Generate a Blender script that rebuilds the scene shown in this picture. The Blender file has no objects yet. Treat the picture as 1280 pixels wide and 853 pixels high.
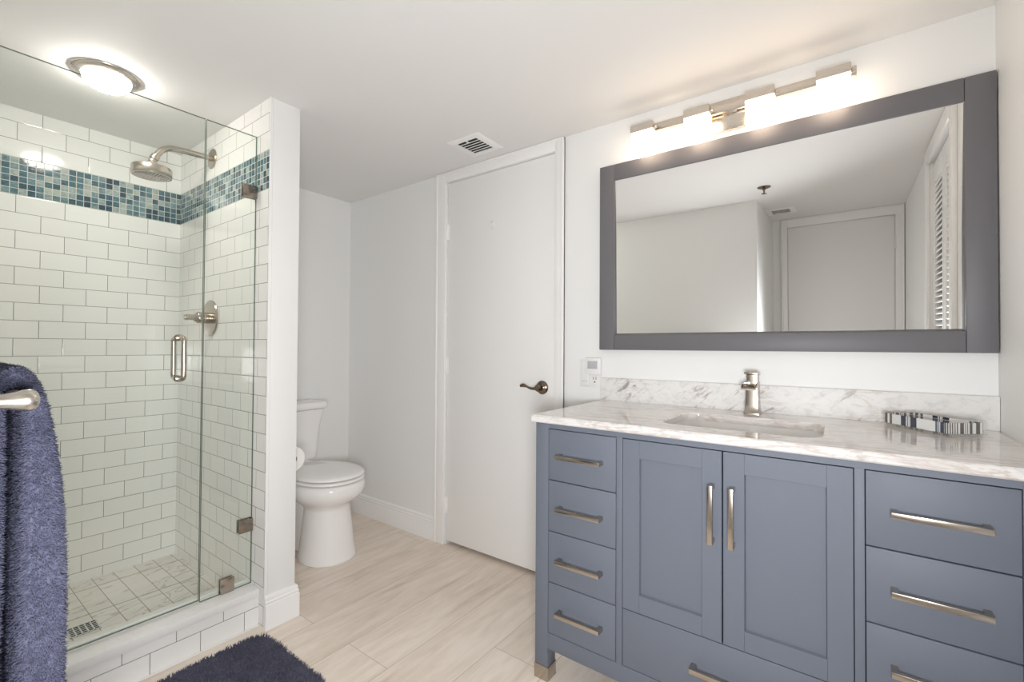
import bpy, bmesh, math, random
from mathutils import Vector, Matrix
random.seed(7)
PI = math.pi
SC = bpy.context.scene
COL = SC.collection

# ------------------------------------------------------------------ camera, world, light, exposure
CAM_Z = 1.12
F_PX, YAW, PITCH, ROLL = 571.19, math.radians(36.458), math.radians(0.783), math.radians(0.330)
_f = Vector((-math.sin(YAW), math.cos(YAW), 0)); _r = Vector((math.cos(YAW), math.sin(YAW), 0)); _u = Vector((0, 0, 1))
_f2 = _f * math.cos(PITCH) + _u * math.sin(PITCH); _u2 = -_f * math.sin(PITCH) + _u * math.cos(PITCH)
_r3 = _r * math.cos(ROLL) + _u2 * math.sin(ROLL); _u3 = -_r * math.sin(ROLL) + _u2 * math.cos(ROLL)
cam_data = bpy.data.cameras.new('camera'); cam = bpy.data.objects.new('camera', cam_data); COL.objects.link(cam)
cam.matrix_world = Matrix(((_r3.x, _u3.x, -_f2.x, 0), (_r3.y, _u3.y, -_f2.y, 0), (_r3.z, _u3.z, -_f2.z, CAM_Z), (0, 0, 0, 1)))
cam_data.sensor_fit = 'HORIZONTAL'; cam_data.sensor_width = 36.0; cam_data.lens = F_PX * 36.0 / 1280.0
cam_data.clip_start = 0.01
SC.camera = cam

w = bpy.data.worlds.new('world'); SC.world = w; w.use_nodes = True
w.node_tree.nodes['Background'].inputs[0].default_value = (0.8, 0.85, 1, 1)
w.node_tree.nodes['Background'].inputs[1].default_value = 0.0

SC.view_settings.view_transform = 'Standard'; SC.view_settings.look = 'None'
SC.view_settings.gamma = 1.0; SC.view_settings.use_curve_mapping = False
SC.view_settings.exposure = 0.0
SC.cycles.max_bounces = 24; SC.cycles.diffuse_bounces = 16; SC.cycles.glossy_bounces = 8
SC.cycles.transmission_bounces = 12; SC.cycles.transparent_max_bounces = 24
SC.cycles.caustics_reflective = True; SC.cycles.caustics_refractive = False
SC.cycles.sample_clamp_indirect = 8.0
SC.cycles.use_denoising = True

LAMP_STRENGTH = 7.0            # frosted vanity shades
LAMP_COLOR = (1.0, 0.78, 0.57)
DOME_STRENGTH = 62.0            # shower ceiling light
DOME_COLOR = (1.0, 0.94, 0.86)
FILL_SPOT_W = 96.0
FILL_SPOT_COLOR = (0.975, 0.985, 1.0)

# added fill spot, stands in for a flash beside the camera, aimed with it
fl = bpy.data.lights.new('flash_fill_spot', 'SPOT'); fl.energy = FILL_SPOT_W; fl.color = FILL_SPOT_COLOR; fl.shadow_soft_size = 0.14
fl.spot_size = math.radians(164); fl.spot_blend = 1.0
flo = bpy.data.objects.new('flash_fill_spot', fl); COL.objects.link(flo); flo.location = (0.03, -0.02, 0.97)
flo.rotation_euler = Vector((-0.74, 0.80, 0.02)).to_track_quat('-Z', 'Y').to_euler()

# ------------------------------------------------------------------ node helpers
class NT:
    def __init__(self, name):
        self.m = bpy.data.materials.new(name); self.m.use_nodes = True
        self.t = self.m.node_tree; self.n = self.t.nodes; self.bsdf = self.n['Principled BSDF']; self.out = self.n['Material Output']
    def link(self, a, b): self.t.links.new(a, b)
    def node(self, kind, **kw):
        nd = self.n.new(kind)
        for k, v in kw.items(): setattr(nd, k, v)
        return nd
    def _in(self, sock, v):
        if v is None: return
        if isinstance(v, bpy.types.NodeSocket): self.link(v, sock)
        else: sock.default_value = v
    def math(self, op, a, b=None, c=None, clamp=False):
        nd = self.node('ShaderNodeMath', operation=op, use_clamp=clamp)
        for s, v in zip(nd.inputs, (a, b, c)): self._in(s, v)
        return nd.outputs[0]
    def smooth(self, x, lo, hi, a=0.0, b=1.0):
        nd = self.node('ShaderNodeMapRange', interpolation_type='SMOOTHSTEP')
        for s, v in zip(nd.inputs, (x, lo, hi, a, b)): self._in(s, v)
        return nd.outputs[0]
    def comb(self, x=0.0, y=0.0, z=0.0):
        nd = self.node('ShaderNodeCombineXYZ')
        for s, v in zip(nd.inputs, (x, y, z)): self._in(s, v)
        return nd.outputs[0]
    def pos(self):
        if not hasattr(self, '_p'):
            g = self.node('ShaderNodeNewGeometry'); s = self.node('ShaderNodeSeparateXYZ'); self.link(g.outputs['Position'], s.inputs[0])
            self._p = (g.outputs['Position'], s.outputs[0], s.outputs[1], s.outputs[2])
        return self._p
    def noise(self, vec, scale, detail=4.0, rough=0.55, dist=0.0):
        nd = self.node('ShaderNodeTexNoise'); self._in(nd.inputs['Vector'], vec)
        nd.inputs['Scale'].default_value = scale; nd.inputs['Detail'].default_value = detail
        nd.inputs['Roughness'].default_value = rough; nd.inputs['Distortion'].default_value = dist
        return nd.outputs['Fac']
    def white(self, vec):
        nd = self.node('ShaderNodeTexWhiteNoise', noise_dimensions='3D'); self._in(nd.inputs['Vector'], vec)
        return nd.outputs['Value']
    def scale(self, vec, s):
        nd = self.node('ShaderNodeVectorMath', operation='MULTIPLY'); self._in(nd.inputs[0], vec); nd.inputs[1].default_value = s
        return nd.outputs[0]
    def ramp(self, x, stops, const=False):
        nd = self.node('ShaderNodeValToRGB'); cr = nd.color_ramp
        if const: cr.interpolation = 'CONSTANT'
        while len(cr.elements) < len(stops): cr.elements.new(0.5)
        for e, (p, c) in zip(cr.elements, stops): e.position = p; e.color = (*c, 1)
        self._in(nd.inputs[0], x)
        return nd.outputs[0]
    def mix(self, fac, a, b, mode='MIX'):
        nd = self.node('ShaderNodeMix', data_type='RGBA', blend_type=mode)
        ins = [s for s in nd.inputs if s.type == 'RGBA']
        self._in(nd.inputs[0], fac)
        for s, v in zip(ins, (a, b)): self._in(s, (*v, 1) if isinstance(v, tuple) and len(v) == 3 else v)
        return [s for s in nd.outputs if s.type == 'RGBA'][0]
    def bump(self, h, strength=0.3, dist=0.01):
        nd = self.node('ShaderNodeBump'); nd.inputs['Strength'].default_value = strength; nd.inputs['Distance'].default_value = dist
        self._in(nd.inputs['Height'], h); self.link(nd.outputs[0], self.bsdf.inputs['Normal'])
    def set(self, **kw):
        for k, v in kw.items():
            k = {'color': 'Base Color', 'rough': 'Roughness', 'metal': 'Metallic', 'spec': 'Specular IOR Level', 'coat': 'Coat Weight',
                 'sheen': 'Sheen Weight', 'coat_rough': 'Coat Roughness', 'trans': 'Transmission Weight', 'ior': 'IOR', 'sss': 'Subsurface Weight'}[k]
            self._in(self.bsdf.inputs[k], (*v, 1) if isinstance(v, tuple) and len(v) == 3 else v)
        return self

def paint(name, col, rough=0.55, bump=0.0, spec=0.4):
    t = NT(name); t.set(color=col, rough=rough, spec=spec)
    if bump: t.bump(t.noise(t.pos()[0], 260.0, 2.0), bump, 0.002)
    return t.m

def metal(name, col, rough, aniso=True):
    t = NT(name); t.set(color=col, metal=1.0)
    p = t.scale(t.pos()[0], (40, 40, 900))
    nz = t.noise(p, 1.0, 2.0)
    t.link(t.math('MULTIPLY_ADD', nz, 0.14, rough - 0.07), t.bsdf.inputs['Roughness'])
    return t.m

def emit(name, col, strength):
    t = NT(name); t.set(color=(0.9, 0.9, 0.88), rough=0.35)
    t.bsdf.inputs['Emission Color'].default_value = (*col, 1); t.bsdf.inputs['Emission Strength'].default_value = strength
    return t.m

def tile_mat(name, axis, u0, z0, pitch):
    t = NT(name); P = t.pos(); u = P[1] if axis == 'x' else P[2]; v = P[3]
    L, H = 0.15, pitch
    vv = t.math('DIVIDE', t.math('SUBTRACT', v, z0), H); row = t.math('FLOOR', vv); fv = t.math('FRACT', vv)
    par = t.math('MULTIPLY', t.math('FLOORED_MODULO', row, 2.0), 0.5)
    uu = t.math('ADD', t.math('DIVIDE', t.math('SUBTRACT', u, u0), L), par); fu = t.math('SUBTRACT', uu, t.math('FLOOR', uu))
    du = t.math('MULTIPLY', t.math('MINIMUM', fu, t.math('SUBTRACT', 1.0, fu)), L)
    dv = t.math('MULTIPLY', t.math('MINIMUM', fv, t.math('SUBTRACT', 1.0, fv)), H)
    d = t.math('MINIMUM', du, dv)
    k = t.smooth(d, 0.0007, 0.0014)
    rnd = t.white(t.comb(t.math('FLOOR', uu), row, 3.0))
    tone = t.mix(rnd, (0.85, 0.845, 0.825), (0.89, 0.885, 0.87))
    t.set(color=t.mix(k, (0.19, 0.18, 0.165), tone), rough=t.mix(k, (0.8, 0.8, 0.8), (0.10, 0.10, 0.10)), spec=0.5)
    wav = t.math('MULTIPLY', t.noise(P[0], 9.0, 2.0), 0.10)
    t.bump(t.math('ADD', t.smooth(d, 0.0, 0.004), wav), 0.35, 0.0012)
    return t.m

def mosaic_mat(name, axis):
    t = NT(name); P = t.pos(); u = P[1] if axis == 'x' else P[2]; v = P[3]
    S, H = 0.0255, 0.157 / 6
    vv = t.math('DIVIDE', t.math('SUBTRACT', v, 1.7517), H); uu = t.math('DIVIDE', t.math('ADD', u, 5.0), S)
    fv = t.math('FRACT', vv); fu = t.math('FRACT', uu)
    du = t.math('MINIMUM', fu, t.math('SUBTRACT', 1.0, fu)); dv = t.math('MINIMUM', fv, t.math('SUBTRACT', 1.0, fv))
    k = t.smooth(t.math('MINIMUM', du, dv), 0.035, 0.06)
    cell = t.comb(t.math('FLOOR', uu), t.math('FLOOR', vv), 1.0)
    rnd = t.white(cell)
    off = t.node('ShaderNodeVectorMath', operation='MULTIPLY_ADD'); t.link(cell, off.inputs[0]); off.inputs[1].default_value = (3.1, 7.7, 0); t.link(P[0], off.inputs[2])
    wisp = t.noise(t.scale(off.outputs[0], (1, 1, 2.2)), 45.0, 3.0, 0.6, 1.5)
    x = t.math('ADD', rnd, t.math('MULTIPLY', t.math('SUBTRACT', wisp, 0.5), 0.9), clamp=True)
    c = t.ramp(x, [(0.0, (0.016, 0.048, 0.075)), (0.25, (0.035, 0.105, 0.145)), (0.5, (0.085, 0.185, 0.22)), (0.75, (0.21, 0.31, 0.33)), (1.0, (0.46, 0.49, 0.45))])
    t.set(color=t.mix(k, (0.62, 0.63, 0.60), c), rough=t.mix(k, (0.7, 0.7, 0.7), (0.08, 0.08, 0.08)), spec=0.6)
    t.bump(t.math('ADD', k, t.math('MULTIPLY', wisp, 0.2)), 0.4, 0.001)
    return t.m

def marble_mat(name, heavy=1.0, base=(0.80, 0.79, 0.77), rough=0.09, diag=0.0):
    t = NT(name); P, X, Y, Z = t.pos()
    def rotated(rx, ry, rz, sc):
        mp = t.node('ShaderNodeMapping', vector_type='TEXTURE'); mp.inputs['Rotation'].default_value = (rx, ry, rz); mp.inputs['Scale'].default_value = tuple(1.0 / q for q in sc); t.link(P, mp.inputs[0]); return mp.outputs[0]
    patch = t.noise(P, 5.0, 3.0, 0.5, 0.4)
    # soft grey mottling
    mott = t.smooth(t.noise(rotated(0.2, 0.3, 0.1, (1.0, 1.6, 1.6)), 34.0, 5.0, 0.62, 0.6), 0.48, 0.72)
    c = t.mix(t.math('MULTIPLY', mott, 0.55 * heavy, clamp=True), base, (0.50, 0.52, 0.52))
    # thin brownish streaks running with the slab
    st = t.noise(rotated(0.0, 0.0, 0.12, (0.45, 3.0, 3.0)), 9.0, 6.0, 0.62, 1.0)
    sv = t.smooth(t.math('ABSOLUTE', t.math('SUBTRACT', st, 0.5)), 0.0, 0.06, 1.0, 0.0)
    c = t.mix(t.math('MULTIPLY', t.math('MULTIPLY', sv, t.smooth(patch, 0.38, 0.6)), 0.42 * heavy, clamp=True), c, (0.45, 0.37, 0.32))
    if diag:
        dn = t.noise(rotated(0.0, -0.70, 0.0, (1.0, 2.5, 4.0)), 13.0, 4.0, 0.6, 0.8)
        dm = t.math('MULTIPLY', t.smooth(dn, 0.54, 0.70), t.smooth(patch, 0.30, 0.55))
        fade = t.smooth(X, -0.5, 0.25, 1.0, 0.35)
        c = t.mix(t.math('MULTIPLY', t.math('MULTIPLY', dm, fade), diag, clamp=True), c, (0.22, 0.19, 0.185))
    t.set(color=c, rough=rough, spec=0.5)
    return t.m

def wood_floor():
    t = NT('floor_oak_planks'); P, X, Y, Z = t.pos()
    W, LEN = 0.225, 1.22
    xx = t.math('DIVIDE', t.math('ADD', X, 1.07), W); ix = t.math('FLOOR', xx); fx = t.math('FRACT', xx)
    r1 = t.white(t.comb(ix, 0.0, 5.0))
    yy = t.math('ADD', t.math('DIVIDE', Y, LEN), r1); iy = t.math('FLOOR', yy); fy = t.math('FRACT', yy)
    dx = t.math('MULTIPLY', t.math('MINIMUM', fx, t.math('SUBTRACT', 1.0, fx)), W); dy = t.math('MULTIPLY', t.math('MINIMUM', fy, t.math('SUBTRACT', 1.0, fy)), LEN)
    seam = t.smooth(t.math('MINIMUM', dx, dy), 0.0002, 0.0012)
    rp = t.white(t.comb(ix, iy, 9.0))
    v = t.comb(t.math('ADD', X, t.math('MULTIPLY', rp, 7.0)), t.math('MULTIPLY', Y, 0.13), rp)
    g = t.noise(v, 22.0, 6.0, 0.62, 0.8); g2 = t.noise(t.comb(t.math('ADD', X, rp), t.math('MULTIPLY', Y, 0.3), rp), 6.0, 4.0, 0.6, 0.5); g3 = t.noise(v, 120.0, 2.0)
    x = t.math('ADD', t.math('MULTIPLY', g, 0.55), t.math('ADD', t.math('MULTIPLY', g2, 0.40), t.math('MULTIPLY', g3, 0.10)))
    c = t.ramp(x, [(0.28, (0.50, 0.405, 0.325)), (0.45, (0.73, 0.63, 0.54)), (0.60, (0.83, 0.745, 0.66)), (0.80, (0.88, 0.81, 0.74))])
    c = t.mix(t.math('MULTIPLY', t.math('SUBTRACT', rp, 0.5), 0.3), c, (0.78, 0.735, 0.68))
    t.set(color=t.mix(seam, (0.30, 0.25, 0.20), c), rough=t.math('MULTIPLY_ADD', g, 0.2, 0.32), spec=0.4)
    t.bump(t.math('ADD', t.math('MULTIPLY', g, 0.3), seam), 0.15, 0.001)
    return t.m

def shower_floor_mat():
    t = NT('shower_floor_marble_tile'); P, X, Y, Z = t.pos()
    yy = t.math('DIVIDE', t.math('SUBTRACT', Y, 0.5576), 0.0767); iy = t.math('FLOOR', yy); fy = t.math('FRACT', yy)
    xx = t.math('DIVIDE', t.math('ADD', X, 2.7106), 0.2605); ix = t.math('FLOOR', xx); fx = t.math('FRACT', xx)
    d = t.math('MINIMUM', t.math('MULTIPLY', t.math('MINIMUM', fy, t.math('SUBTRACT', 1.0, fy)), 0.0767), t.math('MULTIPLY', t.math('MINIMUM', fx, t.math('SUBTRACT', 1.0, fx)), 0.131))
    k = t.smooth(d, 0.0009, 0.0019)
    r = t.white(t.comb(ix, iy, 2.0))
    v = t.comb(t.math('MULTIPLY_ADD', r, 9.0, t.math('MULTIPLY', X, 2.6)), t.math('ADD', Y, X), r)
    n = t.noise(v, 5.0, 3.0, 0.5, 0.6)
    vein = t.smooth(t.math('ABSOLUTE', t.math('SUBTRACT', n, 0.5)), 0.0, 0.022, 0.55, 0.0)
    c = t.mix(vein, t.mix(r, (0.77, 0.74, 0.70), (0.84, 0.81, 0.775)), (0.36, 0.30, 0.23))
    t.set(color=t.mix(k, (0.30, 0.275, 0.24), c), rough=0.3)
    return t.m

def glass_mat(name, tint=(0.965, 0.982, 0.968), f0=0.04):
    t = NT(name); t.n.remove(t.bsdf)
    tr = t.node('ShaderNodeBsdfTransparent'); tr.inputs[0].default_value = (*tint, 1)
    gl = t.node('ShaderNodeBsdfGlossy'); gl.inputs['Roughness'].default_value = 0.0
    lw = t.node('ShaderNodeLayerWeight'); lw.inputs['Blend'].default_value = 0.5
    f5 = t.math('POWER', lw.outputs['Facing'], 5.0); fac = t.math('MULTIPLY_ADD', f5, 1.0 - f0, f0, clamp=True)
    mx = t.node('ShaderNodeMixShader'); t.link(fac, mx.inputs[0]); t.link(tr.outputs[0], mx.inputs[1]); t.link(gl.outputs[0], mx.inputs[2])
    t.link(mx.outputs[0], t.out.inputs[0])
    return t.m

def fabric(name, c0, c1, scale=120.0):
    t = NT(name); n = t.noise(t.pos()[0], scale, 3.0, 0.6); n2 = t.noise(t.pos()[0], 14.0, 3.0)
    x = t.math('ADD', t.math('MULTIPLY', n, 0.6), t.math('MULTIPLY', n2, 0.4))
    t.set(color=t.ramp(x, [(0.3, c0), (0.7, c1)]), rough=0.95, spec=0.05, sheen=0.03)
    t.bump(n, 0.6, 0.004)
    return t.m

M = {}
M['wall'] = paint('wall_paint_white', (0.83, 0.835, 0.83), 0.5, 0.05)
M['ceiling'] = paint('ceiling_paint', (0.79, 0.78, 0.77), 0.7, 0.08)
M['trim'] = paint('trim_gloss_white', (0.87, 0.865, 0.86), 0.3)
M['door'] = paint('door_paint_white', (0.85, 0.845, 0.84), 0.32)
M['floor'] = wood_floor()
M['tile_back_low'] = tile_mat('subway_back_low', 'y', 0.447, 0.0104, 0.0757)
M['tile_back_top'] = tile_mat('subway_back_top', 'y', 0.372, 1.9087, 0.0745)
M['tile_side_low'] = tile_mat('subway_side_low', 'x', -2.018, 0.0104, 0.0757)
M['tile_side_top'] = tile_mat('subway_side_top', 'x', -2.093, 1.9087, 0.0745)
M['tile_curb'] = tile_mat('subway_curb', 'y', 0.5313, 0.0, 0.0762)
M['mosaic_back'] = mosaic_mat('glass_mosaic_back', 'y')
M['mosaic_side'] = mosaic_mat('glass_mosaic_side', 'x')
M['marble'] = marble_mat('counter_marble', 1.3, (0.73, 0.705, 0.69))
M['marble_splash'] = marble_mat('splash_marble', 0.9, (0.78, 0.77, 0.76), 0.5, 0.95)
M['quartz'] = marble_mat('curb_quartz', 0.15, (0.84, 0.83, 0.82), 0.2)
M['shower_floor'] = shower_floor_mat()
M['cabinet'] = paint('cabinet_blue_grey', (0.140, 0.158, 0.197), 0.55, 0.03)
M['frame'] = paint('mirror_frame_grey', (0.150, 0.146, 0.158), 0.46)
M['dark'] = paint('gap_shade_paint', (0.012, 0.013, 0.018), 0.8)
M['nickel'] = metal('brushed_nickel', (0.50, 0.445, 0.385), 0.24)
M['nickel_bright'] = metal('satin_nickel', (0.66, 0.61, 0.55), 0.26)
M['bronze'] = metal('aged_bronze', (0.23, 0.185, 0.145), 0.24)
M['clamp'] = metal('clamp_nickel', (0.33, 0.285, 0.24), 0.26)
M['chrome'] = metal('chrome', (0.80, 0.80, 0.80), 0.12)
M['porcelain'] = paint('porcelain', (0.87, 0.86, 0.85), 0.07, 0.0, 0.5)
M['seat'] = paint('seat_plastic', (0.87, 0.86, 0.85), 0.22)
M['plastic'] = paint('white_plastic', (0.80, 0.80, 0.80), 0.35)
M['lcd'] = paint('grey_lcd', (0.46, 0.47, 0.50), 0.2)
M['grey_mark'] = paint('grey_mark', (0.42, 0.42, 0.42), 0.5)
M['black'] = paint('black_slot', (0.01, 0.01, 0.01), 0.6)
M['paper'] = paint('tissue_paper', (0.84, 0.83, 0.82), 0.9)
M['card'] = paint('cardboard', (0.30, 0.22, 0.15), 0.9)
M['glass'] = glass_mat('clear_glass')
M['glass_edge'] = paint('green_glass_edge', (0.10, 0.15, 0.125), 0.15)
M['acrylic'] = glass_mat('clear_acrylic', (0.985, 0.985, 0.98), 0.05)
M['shade'] = emit('frosted_lit_shade', LAMP_COLOR, LAMP_STRENGTH)
M['dome'] = emit('frosted_lit_dome', DOME_COLOR, DOME_STRENGTH)
M['mat'] = fabric('navy_shag', (0.070, 0.072, 0.108), (0.175, 0.176, 0.240))
M['towel'] = fabric('slate_blue_terry', (0.046, 0.049, 0.082), (0.125, 0.128, 0.190))
t = NT('mirror_silver'); t.set(color=(0.965, 0.97, 0.96), metal=1.0, rough=0.0); M['mirror'] = t.m
t = NT('frosted_bulb_edge'); t.set(color=(0.85, 0.85, 0.84), rough=0.25); M['liner'] = t.m

# ------------------------------------------------------------------ mesh helpers
def nb(): return bmesh.new()
def merge(bm, tmp):
    me = bpy.data.meshes.new('tmp'); tmp.to_mesh(me); tmp.free(); bm.from_mesh(me); bpy.data.meshes.remove(me)
def box(bm, x0, x1, y0, y1, z0, z1, bev=0.0, seg=2, mat=0, rot=None):
    tmp = bmesh.new(); bmesh.ops.create_cube(tmp, size=1.0)
    c = Vector(((x0 + x1) / 2, (y0 + y1) / 2, (z0 + z1) / 2))
    for v in tmp.verts: v.co = Vector((v.co.x * (x1 - x0), v.co.y * (y1 - y0), v.co.z * (z1 - z0)))
    if bev: bmesh.ops.bevel(tmp, geom=list(tmp.edges), offset=bev, segments=seg, profile=0.5, affect='EDGES')
    for v in tmp.verts: v.co = (rot @ v.co if rot else v.co) + c
    for f in tmp.faces: f.material_index = mat
    merge(bm, tmp); return bm
def rings(bm, rs, cap0=True, cap1=True, closed=True, mat=0):
    """Skin a list of vertex rings (each a list of points)."""
    vs = [[bm.verts.new(p) for p in r] for r in rs]; n = len(vs[0]); m = n if closed else n - 1
    for a, b in zip(vs, vs[1:]):
        for i in range(m):
            f = bm.faces.new((a[i], a[(i + 1) % n], b[(i + 1) % n], b[i])); f.material_index = mat
    if cap0: bm.faces.new(list(reversed(vs[0]))).material_index = mat
    if cap1: bm.faces.new(vs[-1]).material_index = mat
    return vs
def lathe(bm, prof, origin, axis=(0, 0, 1), n=40, mat=0, cap=True):
    """prof: list of (radius, height along axis)."""
    a = Vector(axis).normalized(); q = a.to_track_quat('Z', 'Y'); o = Vector(origin)
    rs = [[o + q @ Vector((max(r, 1e-5) * math.cos(2 * PI * i / n), max(r, 1e-5) * math.sin(2 * PI * i / n), h)) for i in range(n)] for r, h in prof]
    rings(bm, rs, cap, cap, True, mat); return bm
def tube(bm, pts, rad, n=16, mat=0, cap=True, up=(0, 0, 1)):
    pts = [Vector(p) for p in pts]; rad = rad if isinstance(rad, (list, tuple)) else [rad] * len(pts)
    rs = []; nrm = None
    for i, p in enumerate(pts):
        tg = (pts[min(i + 1, len(pts) - 1)] - pts[max(i - 1, 0)]).normalized()
        if nrm is None:
            nrm = Vector(up) - tg * Vector(up).dot(tg)
            if nrm.length < 1e-3: nrm = Vector((1, 0, 0)) - tg * tg.x
        else: nrm = nrm - tg * nrm.dot(tg)
        nrm.normalize(); b = tg.cross(nrm)
        r = rad[i]; rx, ry = r if isinstance(r, (list, tuple)) else (r, r)
        rs.append([p + nrm * (rx * math.cos(2 * PI * k / n)) + b * (ry * math.sin(2 * PI * k / n)) for k in range(n)])
    rings(bm, rs, cap, cap, True, mat); return bm
def smooth_path(pts, sub=6):
    P = [Vector(p) for p in pts]; P = [P[0] * 2 - P[1]] + P + [P[-1] * 2 - P[-2]]; out = []
    for i in range(1, len(P) - 2):
        a, b, c, d = P[i - 1:i + 3]
        for k in range(sub):
            s = k / sub
            out.append(0.5 * ((2 * b) + (c - a) * s + (2 * a - 5 * b + 4 * c - d) * s * s + (3 * b - a - 3 * c + d) * s ** 3))
    out.append(P[-2]); return out
def rrect(cx, cy, hx, hy, r, z, n=8):
    pts = []
    for (sx, sy, a0) in ((1, 1, 0), (-1, 1, PI / 2), (-1, -1, PI), (1, -1, 1.5 * PI)):
        for k in range(n + 1):
            a = a0 + PI / 2 * k / n
            pts.append(Vector((cx + sx * (hx - r) + r * math.cos(a), cy + sy * (hy - r) + r * math.sin(a), z)))
    return pts

def obj(name, bm, mats, parent=None, smooth=True, angle=38):
    bmesh.ops.recalc_face_normals(bm, faces=list(bm.faces))
    me = bpy.data.meshes.new(name); bm.to_mesh(me); bm.free()
    for m in (mats if isinstance(mats, (list, tuple)) else [mats]): me.materials.append(m if not isinstance(m, str) else M[m])
    if smooth:
        me.polygons.foreach_set('use_smooth', [True] * len(me.polygons)); me.set_sharp_from_angle(angle=math.radians(angle))
    o = bpy.data.objects.new(name, me); COL.objects.link(o)
    if parent: setpar(o, parent)
    return o
def wloc(o):
    v = Vector(o.location)
    if o.parent: v = v + wloc(o.parent) + o.matrix_parent_inverse.translation
    return v
def setpar(o, parent):
    o.parent = parent; o.matrix_parent_inverse = Matrix.Translation(-wloc(parent))
def tag(o, label, cat, group=None, kind=None):
    o['label'] = label; o['category'] = cat
    if group: o['group'] = group
    if kind: o['kind'] = kind
    return o
def thing(name, loc, label, cat, group=None):
    o = bpy.data.objects.new(name, None); COL.objects.link(o); o.location = loc; o.empty_display_size = 0.05
    return tag(o, label, cat, group)
def struct(name, bm, mats, label, cat, smooth=True):
    o = obj(name, bm, mats, None, smooth); tag(o, label, cat, kind='structure'); return o

# ------------------------------------------------------------------ main dimensions
D = 1.8775          # mirror wall face
CE = 2.117          # ceiling
XR = 0.342          # right wall face
XT = -2.79          # wall behind toilet
XB = -2.8178        # shower back wall face
YS = 0.8835         # tiled face of the partition
YP = 1.0055         # toilet face of the partition
XP = -1.858         # end face of the partition
YF = 0.017          # wall with the towel
XN = -0.535         # entry side wall
YR = -0.84          # rear wall
XG = -1.9754        # glass plane

# ------------------------------------------------------------------ room shell
b = nb(); box(b, -3.0, 1.1, -1.0, 2.3, -0.08, 0.0); struct('floor', b, 'floor', 'pale washed oak plank floor with faint grey grain', 'floor')
b = nb(); box(b, -3.0, 1.1, -1.0, 2.3, CE, CE + 0.1); struct('ceiling', b, 'ceiling', 'low white painted ceiling over the bathroom', 'ceiling')
b = nb()
box(b, -3.0, -1.850, D, 2.0, 0, CE); box(b, -1.131, XR + 0.7, D, 2.0, 0, CE); box(b, -1.850, -1.131, D, 2.0, 2.058, CE); box(b, -1.95, -1.03, 2.0, 2.05, 0, CE)
struct('wall_back', b, 'wall', 'white wall behind mirror, vanity and narrow door', 'wall')
b = nb(); box(b, -3.0, XT, YP, D, 0, CE); struct('wall_left', b, 'wall', 'white painted wall behind the toilet tank', 'wall')
b = nb(); box(b, XT, XP, YS + 0.010, YP, 0, CE, 0.002); struct('wall_partition', b, 'wall', 'slim white partition between the shower and the toilet', 'wall')

CY0, CY1, CZ = 0.50, 1.19, 2.035      # louvred closet opening in the right wall
b = nb()
box(b, XR, XR + 0.10, CY1, D, 0, CE); box(b, XR, XR + 0.10, YR, CY0, 0, CE); box(b, XR, XR + 0.10, CY0, CY1, CZ, CE)
struct('wall_right', b, 'wall', 'white wall at right end of the vanity, warmed by the lamps', 'wall')
b = nb(); box(b, XR + 0.60, XR + 0.65, 0.3, 1.4, 0, CE); box(b, XR + 0.10, XR + 0.60, 0.3, 0.35, 0, CE); box(b, XR + 0.10, XR + 0.60, 1.35, 1.40, 0, CE)
struct('wall_closet', b, 'wall', 'closet interior behind the louvred doors', 'wall')
b = nb(); box(b, XG + 0.05, XN, YF - 0.12, YF, 0, CE, 0.002); struct('wall_front', b, 'wall', 'white wall with the towel bar, seen blank in the mirror', 'wall')
b = nb(); box(b, XN - 0.12, XN, YR, YF - 0.12, 0, CE); struct('wall_entry', b, 'wall', 'short return wall beside the entry door, seen in mirror', 'wall')
b = nb(); box(b, -0.66, XR + 0.1, YR - 0.1, YR, 0, CE); struct('wall_rear', b, 'wall', 'rear wall around the entry door, seen in mirror', 'wall')

# tiled shower walls: subway tile, a band of glass mosaic, subway tile
Z0, Z1 = 1.7517, 1.9087
b = nb()
for z0, z1, m in ((0, Z0, 0), (Z0, Z1, 1), (Z1, CE, 2)): box(b, XB - 0.15, XB, YF - 0.15, YS + 0.02, z0, z1, mat=m)
struct('wall_shower_back', b, ['tile_back_low', 'mosaic_back', 'tile_back_top'], 'white subway tiled back wall of shower with blue mosaic band', 'wall', False)
b = nb()
for z0, z1, m in ((0, Z0, 0), (Z0, Z1, 1), (Z1, CE, 2)): box(b, XB, XP - 0.006, YS, YS + 0.010, z0, z1, mat=m)
struct('wall_shower_side', b, ['tile_side_low', 'mosaic_side', 'tile_side_top'], 'white subway tiled side wall carrying the shower head', 'wall', False)
b = nb()
for z0, z1, m in ((0, Z0, 0), (Z0, Z1, 1), (Z1, CE, 2)): box(b, XB, XG + 0.05, YF - 0.15, YF, z0, z1, mat=m)
struct('wall_shower_entry', b, ['tile_side_low', 'mosaic_side', 'tile_side_top'], 'tiled shower wall on the towel side', 'wall', False)
b = nb(); box(b, XP - 0.006, XP - 0.0005, YS - 0.001, YS + 0.0098, 0, CE, 0.001)
struct('trim_1', b, 'trim', 'thin white edge trim where the shower tile meets the partition', 'trim')

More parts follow.
